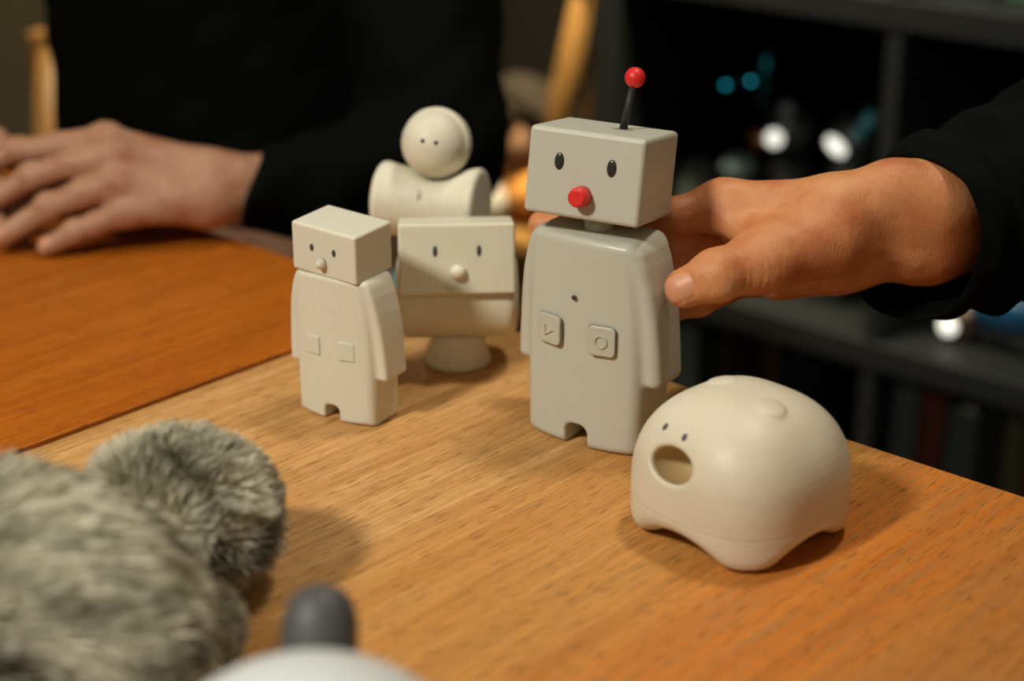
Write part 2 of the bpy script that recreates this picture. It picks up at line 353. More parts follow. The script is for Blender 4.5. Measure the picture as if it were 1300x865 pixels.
def bocco():
    C = (.0444, .8543, 0); yaw = math.radians(-35.2)
    t = empty('toy_robot', C, yaw); tag(t, 'warm grey plastic toy robot with red nose and red-tipped antenna, held by a hand', 'robot')
    f = coat_sdf(1, 1, 1, .0045, .0050, .0025)
    V, Q = nets(f, (-.05, -.028, -.003), (.05, .024, .122), .0011)
    body = meshobj('body', V, Q, M['bocco'], t)
    # front surface y at given x
    def fy(x): return .069-math.sqrt(.090**2-x*x)
    def nrm(x): return math.asin(x/.090)
    for sx_, kind in ((-1, 'tri'), (1, 'ring')):
        x = sx_*.0158; z = .0635; a = nrm(x)
        b = empty_part = box('button', .0150, .0024, .0160, M['button'], t, (x, fy(x)-.0003, z), (0, 0, a), r=.0009, seg=3)
        # round the corners in the plane: rebuild as rounded square
        bm = bmesh.new(); vs = []
        def rsq(w, h, r, n=6):
            out = []
            for cx, cz, a0 in ((w-r, h-r, 0), (-w+r, h-r, 90), (-w+r, -h+r, 180), (w-r, -h+r, 270)):
                for i in range(n+1): an = math.radians(a0+90*i/n); out.append((cx+r*math.cos(an), cz+r*math.sin(an)))
            return out
        rings = [(.0, .0004), (.0, -.0010), (-.0003, -.0014), (-.0009, -.0016)]
        prev = None
        for off, y in rings:
            ring = [bm.verts.new((px, y, pz)) for px, pz in rsq(.0076+off, .0081+off, .0028)]
            if prev:
                for i in range(len(ring)): bm.faces.new((prev[i], prev[(i+1) % len(ring)], ring[(i+1) % len(ring)], ring[i]))
            prev = ring
        bm.faces.new(prev)
        bmesh.ops.recalc_face_normals(bm, faces=bm.faces); bm.to_mesh(b.data); bm.free(); b.modifiers.clear()
        b.data.polygons.foreach_set('use_smooth', [True]*len(b.data.polygons)); b.modifiers.new('wn', 'WEIGHTED_NORMAL')
        # thin dark joint round the button
        bm = bmesh.new(); A = [bm.verts.new((px, 0, pz)) for px, pz in rsq(.0076, .0081, .0028)]; B = [bm.verts.new((px, -.0002, pz)) for px, pz in rsq(.0079, .0084, .0031)]
        for i in range(len(A)): bm.faces.new((A[i], A[(i+1) % len(A)], B[(i+1) % len(A)], B[i]))
        bmobj('button_joint', bm, M['groove'], b, (0, -.00012, 0))
        if kind == 'tri':
            pts = [(-.0027, .0040), (-.0027, -.0040), (.0036, 0)]
        else: pts = [(.0037*math.cos(i/24*6.2832), .0037*math.sin(i/24*6.2832)) for i in range(24)]
        bm = bmesh.new(); n = len(pts); k = .76 if kind == 'ring' else .58
        cxm = sum(p[0] for p in pts)/n; czm = sum(p[1] for p in pts)/n
        inn = [(cxm+(a_-cxm)*k, czm+(c_-czm)*k) for a_, c_ in pts]
        o1 = [bm.verts.new((a_, -.0015, c_)) for a_, c_ in pts]; o2 = [bm.verts.new((cxm+(a_-cxm)*.94, -.0024, czm+(c_-czm)*.94)) for a_, c_ in pts]
        i2 = [bm.verts.new((cxm+(a_-cxm)*1.05, -.0024, czm+(c_-czm)*1.05)) for a_, c_ in inn]; i1 = [bm.verts.new((a_, -.0013, c_)) for a_, c_ in inn]
        for i in range(n):
            j = (i+1) % n
            bm.faces.new((o1[i], o1[j], o2[j], o2[i])); bm.faces.new((o2[i], o2[j], i2[j], i2[i])); bm.faces.new((i2[i], i2[j], i1[j], i1[i]))
        bmobj('button_symbol', bm, M['button'], b, smooth=False)
    lathe('microphone_hole', [(.0013, -.0003), (.0013, .0004), (.0009, .0005), (.0001, .0001)], M['eye_matte'], t, (-.001, fy(0)+.0002, .0838), (math.pi/2, 0, 0), 20)
    lathe('neck', [(.0075, .108), (.0075, .125)], M['bocco'], t)
    # head in its own tilted frame
    hw, hd, hh = .0621, .0500, .0441
    head = box('head', hw, hd, hh, M['bocco_head'], t, r=.0026, seg=4)
    W = Matrix.Translation((.0456, .860, .1444)) @ Matrix.Rotation(math.radians(-24.3), 4, 'Z') @ Matrix.Rotation(math.radians(-8.5), 4, 'X') @ Matrix.Rotation(math.radians(1.3), 4, 'Y')
    tw = Matrix.Translation(C) @ Matrix.Rotation(yaw, 4, 'Z')
    head.matrix_local = tw.inverted() @ W
    for x in (-.0135, .0145): ellipsoid('eye', .0026, .0011, .0044, M['eye'], head, (x, -hd/2, .0058))
    lathe('nose', [(.0053, 0), (.0052, .0030), (.0050, .0060), (.0047, .0074), (.0042, .0081), (.0038, .0083), (.0030, .0082)], M['red'], head, (.0003, -hd/2, -.0100), (math.pi/2, 0, 0))
    a = Vector((.0075, .0050, hh/2-.001)); d = Vector((.13, .02, 1)).normalized()
    lathe('antenna_rod', [(.0021, 0), (.0021, .024)], M['black_rod'], head, a, d.to_track_quat('Z', 'Y').to_euler(), 20)
    ellipsoid('antenna_ball', .0053, .0053, .0053, M['red'], head, a+d*.0275)
    return t
bocco()

def small_robot():
    C = (-.0906, .8835, 0); yaw = math.radians(-32.3)
    t = empty('wooden_robot_figure', C, yaw); tag(t, 'small pale wooden robot figure with block head and pale nose, standing beside the table joint', 'robot figure')
    sx, sy, sz = .745, .72, .715
    f = coat_sdf(sx, sy, sz, .0028, .003, .0018)
    V, Q = nets(f, (-.038, -.020, -.002), (.038, .017, .088), .0009)
    meshobj('body', V, Q, M['wood1'], t)
    def fy(x): return (.069-math.sqrt(.090**2-(x/sx)**2))*sy
    for s in (-1, 1):
        x = s*.0112; box('button', .0098, .0014, .0108, M['wood1'], t, (x, fy(x)+.00068, .0425), (0, 0, math.asin(x/.068)), r=.0006)
    lathe('neck', [(.005, .075), (.005, .088)], M['wood1'], t)
    hw, hd, hh = .0437, .0309, .0272
    head = box('head', hw, hd, hh, M['wood1'], t, r=.0016, seg=3)
    W = Matrix.Translation((-.0905, .885, .0966)) @ Matrix.Rotation(math.radians(-34.6), 4, 'Z') @ Matrix.Rotation(math.radians(2.6), 4, 'X') @ Matrix.Rotation(math.radians(2.3), 4, 'Y')
    head.matrix_local = (Matrix.Translation(C) @ Matrix.Rotation(yaw, 4, 'Z')).inverted() @ W
    for x in (-.0078, .0073): ellipsoid('eye', .0013, .0006, .0021, M['eye_matte'], head, (x, -hd/2, .0016))
    lathe('nose', [(.0028, 0), (.0027, .002), (.0021, .0038), (.0008, .0045)], M['wood1'], head, (-.0005, -hd/2, -.0056), (math.pi/2, 0, 0))
small_robot()

def block_robot():
    t = empty('wooden_robot_figure', (-.0318, .957, 0), math.radians(3)); tag(t, 'pale robot figure with wide block head on a conical foot, between the two coat-shaped robots', 'robot figure')
    lathe('foot', [(.0185, 0), (.0196, .0012), (.0196, .0028), (.0150, .0175), (.0140, .020)], M['wood3'], t)
    def f(p):
        x = np.abs(p[:, 0]); r = np.sqrt((p[:, 1]-.002)**2+(p[:, 2]-.0420)**2); ro = .0255
        q = np.stack([x-.0350+.006+np.maximum(r-.016, 0)*.12, r-ro+.006], 1)
        return (np.sqrt((np.maximum(q, 0)**2).sum(1))+np.minimum(q.max(1), 0)-.006).astype(np.float32)
    V, Q = nets(f, (-.04, -.032, .010), (.04, .032, .078), .0012); meshobj('body', V, Q, M['wood2'], t)
    hw, hd, hh = .0660, .036, .0405
    head = box('head', hw, hd, hh, M['wood2'], t, r=.0018, seg=3)
    W = Matrix.Translation((-.0319, .950, .0684)) @ Matrix.Rotation(math.radians(3), 4, 'Z') @ Matrix.Rotation(math.radians(-11.5), 4, 'X')
    head.matrix_local = (Matrix.Translation((-.0318, .957, 0)) @ Matrix.Rotation(math.radians(3), 4, 'Z')).inverted() @ W
    for x in (-.0122, .0125): ellipsoid('eye', .0013, .0006, .0033, M['eye_matte'], head, (x, -hd/2, .0047))
    ellipsoid('nose', .0043, .0043, .0043, M['wood3'], head, (.0003, -hd/2-.0012, -.0075))
block_robot()

def ball_robot():
    Y = 1.015; t = empty('wooden_robot_figure', (-.049, Y, 0), math.radians(-16)); tag(t, 'pale round-headed robot figure with saddle-shaped body, behind the other figures', 'robot figure')
    lathe('foot', [(.0175, 0), (.018, .002), (.012, .03), (.010, .062)], M['wood3'], t)
    def f(p):
        x = np.abs(p[:, 0]); r = np.sqrt(p[:, 1]**2+(p[:, 2]-.0800)**2); ro = .0195+.0042*np.clip(x/.031, 0, 1)**2
        q = np.stack([x-.0322+.0045, r-ro+.0045], 1); d = np.sqrt((np.maximum(q, 0)**2).sum(1))+np.minimum(q.max(1), 0)-.0045
        d = smax(d, -ball(p, (.004, 0, .1175), .0232), .004)
        sl = np.maximum(np.maximum(np.abs(p[:, 0]+.001)-.0013, np.abs(p[:, 1]+.019)-.004), np.abs(p[:, 2]-.0920)-.006)
        return np.maximum(d, -sl).astype(np.float32)
    V, Q = nets(f, (-.04, -.028, .050), (.04, .028, .110), .0010); meshobj('body', V, Q, M['wood3'], t)
    # head: a front dome and a slightly wider back shell, turned towards the camera
    prof = [(.0002, .0200), (.006, .0191), (.0115, .0163), (.0158, .0122), (.0187, .0070), (.0197, .0025), (.0199, .0012), (.0206, .0010), (.0213, -.0012), (.0214, -.0045), (.0206, -.0085), (.018, -.0135), (.013, -.018), (.007, -.0205), (.0002, -.0214)]
    hd = lathe('head', prof[::-1], M['wood3'], t, n=56)
    fw = Vector((-.30, -.90, .22)).normalized()
    W = Matrix.Translation((-.0462, Y, .1170)) @ fw.to_track_quat('Z', 'Y').to_matrix().to_4x4()
    hd.matrix_local = (Matrix.Translation((-.049, Y, 0)) @ Matrix.Rotation(math.radians(-16), 4, 'Z')).inverted() @ W
    Wi = W.inverted()
    for px in ((536.5, 179), (553.5, 181.5)):
        r = Vector(ray(*px)).normalized(); o = Vector((0, 0, CH)); s = .8
        for _ in range(400):
            q = Wi @ (o+r*s); rr = math.hypot(q.x, q.y); zz = np.interp(rr, [a for a, b in prof[:6]], [b for a, b in prof[:6]])
            if q.z < zz: break
            s += .0005
        q = Wi @ (o+r*s); ellipsoid('eye', .0013, .0013, .0010, M['eye_matte'], hd, q)
ball_robot()

# ------------------------------------------------------------------ the round creature with four feet
def creature():
    C = (.1085, .7490, 0); yaw = math.radians(-47)
    t = empty('creature_figure', C, yaw); tag(t, 'cream dome-shaped creature figure with open oval mouth and four stubby feet', 'figure')
    a0, nn, zc, zt = .0470, 2.8, .025, .0712
    def base(p):
        x = np.abs(p[:, 0]); y = np.abs(p[:, 1]); z = p[:, 2]-zc
        rp = (x**nn+y**nn)**(1/nn)/a0
        up = np.maximum(z, 0)/(zt-zc); dn = np.maximum(-z, 0)/(zc+.0035)
        v = np.where(z >= 0, (rp**2.35+up**2.35)**(1/2.35), (rp**6.0+dn**6.0)**(1/6.0))
        return ((v-1)*.040).astype(np.float32)
    # places read from the face: march the rays onto the dome
    R = np.array(Matrix.Rotation(yaw, 3, 'Z')); Rl = R.T
    def hit(px, py):
        o = Rl@(np.array([0, 0, CH])-np.array(C)); d = Rl@ray(px, py); d /= np.linalg.norm(d); s = .6
        for _ in range(200):
            dd = float(base((o+d*s)[None].astype(np.float32))[0]); s += max(dd*.6, .00005)
            if dd < .0001: break
        p = o+d*s; e = 1e-4
        g = np.array([base((p+np.eye(3)[i]*e)[None].astype(np.float32))[0]-base((p-np.eye(3)[i]*e)[None].astype(np.float32))[0] for i in range(3)]); return p, g/np.linalg.norm(g)
    mp, mn = hit(850, 591); ax = np.cross([0, 0, 1.], mn); ax /= np.linalg.norm(ax); au = np.cross(mn, ax)
    RM = np.stack([ax, au, mn], 1)
    b1, n1 = hit(916, 483); b2, n2 = hit(979, 519)
    def frame(n_): x_ = np.cross([0, 1., 0], n_); x_ /= np.linalg.norm(x_); return np.stack([x_, np.cross(n_, x_), n_], 1)
    F1, F2 = frame(n1), frame(n2)
    def f(p):
        d = base(p)
        for arr in ((0, 1), (1, 0)):                         # arches between the feet, right through both ways
            u = p[:, arr[0]]; z = p[:, 2]
            e = (np.sqrt((u/.0190)**2+(z/.0100)**2)-1)*.0100
            d = smax(d, -e, .0085)
        d = smax(d, -(p[:, 2]), .004)
        d = smax(d, -elli(p, mp-mn*.0045, (.0128, .0083, .018), RM), .0022)
        for b, Rb in ((b1, F1), (b2, F2)): d = smin(d, elli(p, b, (.0062, .0062, .0012), Rb), .0022)
        return d.astype(np.float32)
    V, Q = nets(f, (-.054, -.054, -.003), (.054, .054, .080), .0010)
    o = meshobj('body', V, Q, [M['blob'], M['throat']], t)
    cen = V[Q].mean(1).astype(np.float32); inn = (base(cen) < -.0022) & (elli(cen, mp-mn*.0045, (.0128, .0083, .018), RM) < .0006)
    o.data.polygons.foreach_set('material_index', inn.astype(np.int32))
    for px in ((844.7, 542), (869, 555.5)):
        p, n_ = hit(*px); ellipsoid('eye', .0013, .0019, .0006, M['eye_matte'], t, p, Vector(n_).to_track_quat('Z', 'Y').to_euler())
creature()

# ------------------------------------------------------------------ the hand and arm from the right
def nailmask(V, Q, c, axis, up, L, Wd, H):
    cen = V[Q].mean(1)-c; side = np.cross(axis, up); a = cen@axis; s = cen@side; u = cen@up
    return ((a/L)**4+(s/Wd)**4 < 1) & (u > H)
def unit(v): v = np.asarray(v, float); return v/np.linalg.norm(v)
def right_person():
    thumb = [P(1047, 303, .857), P(968, 331, .838), P(910, 350, .826), P(869, 366, .8265)]
    BC = np.array([.0444, .8543, 0]); ex = np.array([.817, -.576, 0]); ey = np.array([.576, .817, 0])
    def L(x, y, z): return BC+ex*x+ey*y+np.array([0, 0, z])
    fing = {
        'index': ([P(918, 261, .880), L(.022, .044, .1145), L(-.025, .033, .103), L(-.0545, .0285, .1000)], [.0118, .0102, .0088, .0076]),
        'middle': ([P(928, 296, .915), L(.020, .046, .095), L(-.024, .036, .086), L(-.046, .0300, .083)], [.0130, .0102, .0090, .0078]),
        'ring': ([P(942, 322, .920), L(.022, .048, .082), L(-.018, .037, .070), L(-.038, .0305, .067)], [.0125, .0098, .0086, .0075]),
        'little': ([P(960, 344, .915), L(.034, .047, .070), L(.002, .036, .057), L(-.014, .0300, .053)], [.0112, .0088, .0077, .0068])}
    wr = P(1066, 266, .866); wu = P(1072, 322, .878); fr = P(1175, 258, .874); fu = P(1175, 306, .884); er = P(1420, 215, .94); eu = P(1420, 250, .955)
    na = unit(thumb[3]-thumb[2]); nu = unit(np.array([-.10, -.86, .5])); nu = unit(nu-na*(nu@na)); nc = thumb[3]+na*.0022
    def f(p):
        d = rcone(p, thumb[0], thumb[1], .0205, .0152)
        d = smin(d, rcone(p, thumb[1], thumb[2], .0145, .0124), .010)
        th = rcone(p, thumb[2], thumb[3], .0122, .0102)
        th = smin(th, ball(p, thumb[2]+nu*.001, .0126), .004)
        d = smin(d, th, .005)
        # nail plate slightly proud of the thumb tip
        for nm, (pt, rr) in fing.items():
            q = rcone(p, pt[0], pt[1], rr[0], rr[1])
            for i in (1, 2): q = smin(q, rcone(p, pt[i], pt[i+1], rr[i], rr[i+1]), .004)
            d = smin(d, q, .006 if nm != 'index' else .005)
        pal = rcone(p, fing['index'][0][0], wr, .0125, .0165)
        pal = smin(pal, rcone(p, fing['middle'][0][0], (wr+wu)/2, .0135, .0175), .012)
        pal = smin(pal, rcone(p, fing['ring'][0][0], wu, .0130, .0165), .012)
        pal = smin(pal, rcone(p, fing['little'][0][0], wu, .0125, .0160), .012)
        pal = smin(pal, rcone(p, P(990, 345, .885), P(1045, 335, .880), .0155, .0140), .012)     # heel of the palm
        d = smin(d, pal, .011)
        d = smin(d, rcone(p, P(925, 282, .868), P(975, 308, .852), .0065, .0120), .010)          # web between thumb and index
        fa = smin(rcone(p, wr, fr, .0160, .0198), rcone(p, wu, fu, .0148, .0205), .022)
        fa = smin(fa, rcone(p, fr, er, .0198, .026), .015); fa = smin(fa, rcone(p, fu, eu, .0205, .028), .015)
        d = smin(d, fa, .014)
        d = smin(d, ball(p, P(1130, 236, .868), .0125), .014)                                   # wrist bone
        # tendon ridges and skin folds at the base of the thumb
        ta = unit(thumb[1]-thumb[0]).astype(np.float32); mc = P(962, 348, .826).astype(np.float32)
        dd = p-mc; u0 = dd@ta; msk = np.exp(-((dd*dd).sum(1)/(.0125**2))); d = d+(.00016*np.sin(u0*2*np.pi/.0046+np.sin(dd[:, 2]*300)*.9)+.00012*np.sin(u0*2*np.pi/.0031+dd[:, 2]*260))*msk
        tn = rcone(p, P(1160, 330, .862), P(1020, 300, .838), .002, .002); d = d-.0012*np.exp(-(np.maximum(tn, 0)/.004)**2)
        for q, w_ in ((thumb[2]+na*.003, .0005), (thumb[2]-na*.002, .0005), (thumb[2]+na*.0005, .0004)):
            s = (p-q.astype(np.float32))@na.astype(np.float32); up = (p-thumb[2].astype(np.float32))@nu.astype(np.float32)
            near = np.exp(-(np.maximum(rcone(p, thumb[2], thumb[3], .0122, .0102), 0)/.002)**2)
            d = d+w_*np.exp(-(s/.0007)**2)*(up > .004)*near
        # nail: flatten then groove round it
        c = p-nc.astype(np.float32); a_ = c@na.astype(np.float32); u_ = c@nu.astype(np.float32); s_ = c@np.cross(na, nu).astype(np.float32)
        rim = ((a_/.0078)**4+(s_/.0070)**4)**.25
        d = d+.0006*np.exp(-((rim-1.02)/.09)**2)*(u_ > .002)
        return d.astype(np.float32)
    V, Q = nets(f, (-.03, .795, .020), (.36, .965, .215), .00125)
    nm = nailmask(V, Q, nc, na, nu, .0076, .0068, .003)
    o = meshobj('person', V, Q, [M['skin'], M['nail']]); o.data.polygons.foreach_set('material_index', nm.astype(np.int32))
    tag(o, 'person reaching in with rolled black sleeve, hand gripping the grey robot', 'person')
    # sleeve: an oblique opening, lofted to the upper arm
    A = [P(1126, 203, .895), P(1172, 204, .872), P(1214, 224, .853), P(1236, 262, .846), P(1243, 303, .845), P(1232, 348, .850), P(1200, 396, .858), P(1148, 404, .872), P(1102, 388, .895), P(1082, 350, .918), P(1085, 290, .935), P(1100, 235, .922)]
    A = [np.array(a) for a in A]; n = 72; m_ = len(A)
    def cr(t):
        i = int(math.floor(t)) % m_; u = t-math.floor(t); p0, p1, p2, p3 = A[i-1], A[i], A[(i+1) % m_], A[(i+2) % m_]
        return .5*((2*p1)+(-p0+p2)*u+(2*p0-5*p1+4*p2-p3)*u*u+(-p0+3*p1-3*p2+p3)*u**3)
    R0 = np.array([cr(j*m_/n) for j in range(n)])
    def ringB(px, py, Y, rv, rd):
        c = P(px, py, Y); return np.array([c+np.array([0, -math.cos(a)*rd*.0, math.cos(a)*rv])+np.array([.30, -.95, 0])*math.sin(a)*rd for a in [2*math.pi*(j/n)-.15 for j in range(n)]])
    RB = ringB(1300, 246, .905, .059, .054); RC = ringB(1450, 190, .96, .062, .060); RD = ringB(1700, 60, 1.06, .075, .072)
    V = []; K = 44
    def bez(t):
        if t < .45: u = t/.45; u = u*u*(3-2*u)*.55+u*.45; return R0*(1-u)+RB*u
        if t < .75: u = (t-.45)/.3; return RB*(1-u)+RC*u
        u = (t-.75)/.25; return RC*(1-u)+RD*u
    cen0 = R0.mean(0)
    for k in range(K):
        t = k/(K-1); r = bez(t); c = r.mean(0); d = r-c; ln = np.linalg.norm(d, axis=1)[:, None]
        ang = np.arange(n)/n*2*np.pi
        fold = .0022*np.sin(ang*3+t*17)+.0016*np.sin(ang*7-t*31+1)+.0012*np.sin(ang*2+t*50)
        bulge = .0045*math.exp(-((t-.10)/.07)**2)+.0030*math.exp(-((t-.26)/.05)**2)-.003*math.exp(-((t-.19)/.03)**2)
        V.append(r+d/ln*(fold[:, None]*min(1, t*6)+bulge))
    # roll the hem inwards
    first = V[0]; c = first.mean(0); ax = unit(V[3].mean(0)-c)
    inner = [first-(first-c)*.06+ax*.004, first-(first-c)*.08+ax*.03, first-(first-c)*.06+ax*.07]
    rows = inner[::-1]+V; W = np.concatenate(rows); Fc = []
    for i in range(len(rows)-1):
        for j in range(n): Fc.append((i*n+j, i*n+(j+1) % n, (i+1)*n+(j+1) % n, (i+1)*n+j))
    sl = meshobj('shirt_sleeve', W, np.array(Fc), M['black_cloth2'], o)
    sl.modifiers.new('s', 'SOLIDIFY').thickness = .0014; sb = sl.modifiers.new('ss', 'SUBSURF'); sb.levels = 1; sb.render_levels = 1
    tag(sl, 'black rolled shirt sleeve')
right_person()

# ------------------------------------------------------------------ the person in black behind the table
def left_person():
    f4 = {
        'index': ([P(135, 180, 1.192), P(75, 186, 1.196), P(22, 192, 1.198), P(-30, 214, 1.190)], [.0118, .0098, .0088, .0078]),
        'middle': ([P(147, 200, 1.176), P(92, 208, 1.176), P(40, 226, 1.176), P(-14, 258, 1.168)], [.0122, .0102, .0092, .0080]),
        'ring': ([P(152, 232, 1.166), P(104, 246, 1.164), P(62, 264, 1.160), P(4, 300, 1.154)], [.0120, .0100, .0090, .0078]),
        'little': ([P(162, 268, 1.160), P(124, 284, 1.156), P(96, 296, 1.152), P(60, 313, 1.147)], [.0110, .0090, .0080, .0070])}
    wt = P(262, 228, 1.196); wb_ = P(262, 254, 1.180); f1 = P(340, 232, 1.215); f1b = P(340, 250, 1.205)
    el = P(548, 188, 1.31)
    # the other hand, clasped from the far side, mostly beyond the picture's edge
    g4 = [([P(-90, 205, 1.235), P(-50, 178, 1.228), P(-6, 180, 1.222), P(12, 200, 1.214)], .0105), ([P(-95, 240, 1.215), P(-60, 216, 1.205), P(-20, 226, 1.198), P(8, 246, 1.188)], .0100), ([P(-95, 270, 1.195), P(-60, 262, 1.185), P(-25, 272, 1.176), P(-4, 284, 1.168)], .0095)]
    w2 = P(-190, 230, 1.24); e2 = P(-330, 120, 1.45)
    def f(p):
        d = None
        for nm, (pt, rr) in f4.items():
            q = rcone(p, pt[0], pt[1], rr[0], rr[1])
            for i in (1, 2): q = smin(q, rcone(p, pt[i], pt[i+1], rr[i], rr[i+1]), .0035)
            q = smin(q, ball(p, pt[2]+np.array([0, -.001, .002]), rr[2]*1.05), .004)
            d = q if d is None else smin(d, q, .0025)
        pal = None
        for nm, b, r in (('index', wt, .0195), ('middle', wt, .019), ('ring', wb_, .018), ('little', wb_, .0165)):
            q = rcone(p, f4[nm][0][0], b, f4[nm][1][0]*1.02, r); pal = q if pal is None else smin(pal, q, .010)
        for nm in ('index', 'middle', 'ring'): pal = smin(pal, ball(p, f4[nm][0][0]+np.array([0, 0, .0022]), .0112), .005)
        d = smin(d, pal, .006)
        d = smin(d, rcone(p, P(215, 215, 1.225), P(120, 225, 1.22), .015, .011), .01)
        d = smin(d, rcone(p, P(150, 240, 1.200), P(10, 268, 1.190), .016, .012), .004)
        fa = smin(rcone(p, wt, f1, .0180, .0200), rcone(p, wb_, f1b, .0160, .0190), .02)
        fa = smin(fa, rcone(p, (f1+f1b)/2, el, .0180, .022), .012); d = smin(d, fa, .012)
        d = smin(d, ball(p, P(300, 222, 1.192), .010), .014)
        for pt, r in g4:
            for i in range(3): d = smin(d, rcone(p, pt[i], pt[i+1], r, r*.94), .003)
            d = smin(d, rcone(p, pt[0], w2, .014, .020), .006)
        d = smin(d, rcone(p, w2, e2, .024, .04), .01)
        d = smax(d, .0008-p[:, 2], .003)                                        # rests on the table
        return d.astype(np.float32)
    V, Q = nets(f, (-.60, 1.10, -.004), (-.02, 1.50, .17), .0019)
    # torso under the shirt, coarse
    sh1 = np.array([-.085, 1.47, .36]); sh2 = np.array([-.42, 1.52, .36])
    def torso(p, g=0.):
        d = elli(p, (-.232, 1.50, -.02), (.158+g, .105+g, .36+g)); d = smin(d, elli(p, (-.245, 1.51, .25), (.175+g, .10+g, .19+g)), .06)
        d = smin(d, rcone(p, (-.245, 1.52, .36), (-.245, 1.51, .56), .065+g, .055+g), .05)
        d = smin(d, rcone(p, el, sh1, .044+g, .055+g), .035); d = smin(d, rcone(p, e2, sh2, .044+g, .055+g), .035)
        return d
    V2, Q2 = nets(lambda p: torso(p).astype(np.float32), (-.62, 1.25, -.42), (.16, 1.70, .62), .011)
    o = meshobj('person', np.concatenate([V, V2]), np.concatenate([Q, Q2+len(V)]), [M['skin2'], M['nail']])
    mi = np.zeros(len(Q)+len(Q2), np.int32)
    for nm in ('ring', 'little'):
        pt, rr = f4[nm]; a = unit(pt[3]-pt[2]); u = unit(np.array([-.1, -.5, .85])); u = unit(u-a*(u@a)); mi[:len(Q)] |= nailmask(V, Q, pt[3]+a*.002, a, u, .0060, .0050, .003).astype(np.int32)
    o.data.polygons.foreach_set('material_index', mi)
    tag(o, 'person in a black long-sleeved top seated behind the table, hands clasped on it', 'person')
    c0 = P(318, 238, 1.203); c1 = P(400, 238, 1.238); c2 = P(480, 220, 1.28)
    def shirt(p):
        d = torso(p, .010)
        s = rcone(p, c0-(c1-c0)*.3, c1, .0300, .037); s = smin(s, rcone(p, c1, c2, .037, .043), .01); s = smin(s, rcone(p, c2, el, .043, .050), .012)
        ax = unit([1, .10, -.30]).astype(np.float32); s = smax(s, -((p-c0.astype(np.float32))@ax), .003)      # the cuff
        s = smin(s, rcone(p, el, sh1, .050, .066), .02); s = smin(s, rcone(p, w2+(e2-w2)*.2, e2, .032, .05), .02)
        d = smin(d, s, .02)
        d = d+.0016*np.sin(p[:, 0]*45+p[:, 2]*70+p[:, 1]*20)+.0010*np.sin(p[:, 0]*90-p[:, 2]*120)
        d = smax(d, p[:, 2]-.46, .01); d = smax(d, -.055-p[:, 2], .006)
        return d.astype(np.float32)
    V, Q = nets(shirt, (-.64, 1.13, -.36), (.18, 1.72, .50), .0052)
    s_ = meshobj('shirt', V, Q, M['black_cloth'], o); tag(s_, 'black long-sleeved top')
    def trousers(p):
        d = elli(p, (-.232, 1.50, -.17), (.166, .120, .135))
        for x, kx in ((-.14, -.13), (-.32, -.36)):
            d = smin(d, rcone(p, (x, 1.46, -.222), (kx, 1.12, -.190), .080, .058), .03); d = smin(d, rcone(p, (kx, 1.12, -.190), (kx, 1.10, -.66), .057, .048), .02)
        d = d+.003*np.sin(p[:, 0]*70+p[:, 1]*50)
        d = smax(d, p[:, 2]+.045, .006); d = smax(d, -.303-p[:, 2]+np.where(p[:, 1] < 1.26, 1, 0)*-9, .004)
        return d.astype(np.float32)
    V, Q = nets(trousers, (-.52, .98, -.72), (.10, 1.68, -.02), .008)
    s_ = meshobj('trousers', V, Q, M['grey_cloth'], o); tag(s_, 'light grey trousers')
left_person()

# ------------------------------------------------------------------ chairs
def chair(loc, yaw, label, slats=True, splat=0, SH=.43, BH=.80, bow=.035):
    t = empty('wooden_chair', loc, yaw); tag(t, label, 'chair')
    W, D = .44, .42
    box('seat', W, D, .03, M['chairwood'], t, (0, 0, SH), r=.008)
    for sx in (-1, 1):
        box('leg', .034, .034, SH-.015, M['chairwood'], t, (sx*(W/2-.025), -D/2+.025, (SH-.015)/2), r=.005)
        box('leg', .034, .034, SH-.015, M['chairwood'], t, (sx*(W/2-.025), D/2-.025, (SH-.015)/2), r=.005)
        tube('back_post', [(sx*(W/2-.025), D/2-.025, SH+.01), (sx*(W/2-.025), D/2, SH+.18), (sx*(W/2-.03), D/2+.045, BH)], [.017, .016, .014], M['chairwood'], t)
    bm = bmesh.new(); pr = None
    for i in range(13):
        u = -1+i/6; x = u*(W/2-.01); y = D/2+.04+bow*(1-u*u); hh = .042+.010*(1-u*u)
        r = [bm.verts.new((x, y-.011, BH-hh)), bm.verts.new((x, y+.011, BH-hh)), bm.verts.new((x, y+.011, BH+.02)), bm.verts.new((x, y-.011, BH+.02))]
        if pr:
            for k in range(4): bm.faces.new((pr[k], pr[(k+1) % 4], r[(k+1) % 4], r[k]))
        else: bm.faces.new(r)
        pr = r
    bm.faces.new(pr); o = bmobj('top_rail', bm, M['chairwood'], t, smooth=False); bv = o.modifiers.new('b', 'BEVEL'); bv.width = .006; bv.segments = 2
    if slats:
        for i in range(3 if not splat else 0): x = (-1+i)*.10; tube('back_slat', [(x, D/2-.02, SH+.01), (x, D/2+.03, SH+.2), (x, D/2+.065, BH-.04)], .010, M['chairwood'], t)
    for x in ((-.13, 0, .13) if splat else ()): box('back_splat', splat, .014, .36, M['chairwood'], t, (x, D/2+.020, SH+.185), (math.radians(-10), 0, 0), r=.004)
    return t
chair((-.295, 1.485, FLOOR), math.radians(-4), 'wooden chair with curved top rail on which the person in black sits', SH=.40, BH=.735)
ch = chair(EN(-.772, .985, FLOOR), math.atan2(-.743, -.669), 'wooden chair holding the soft toy, left of the black shelf', splat=.085, bow=0)

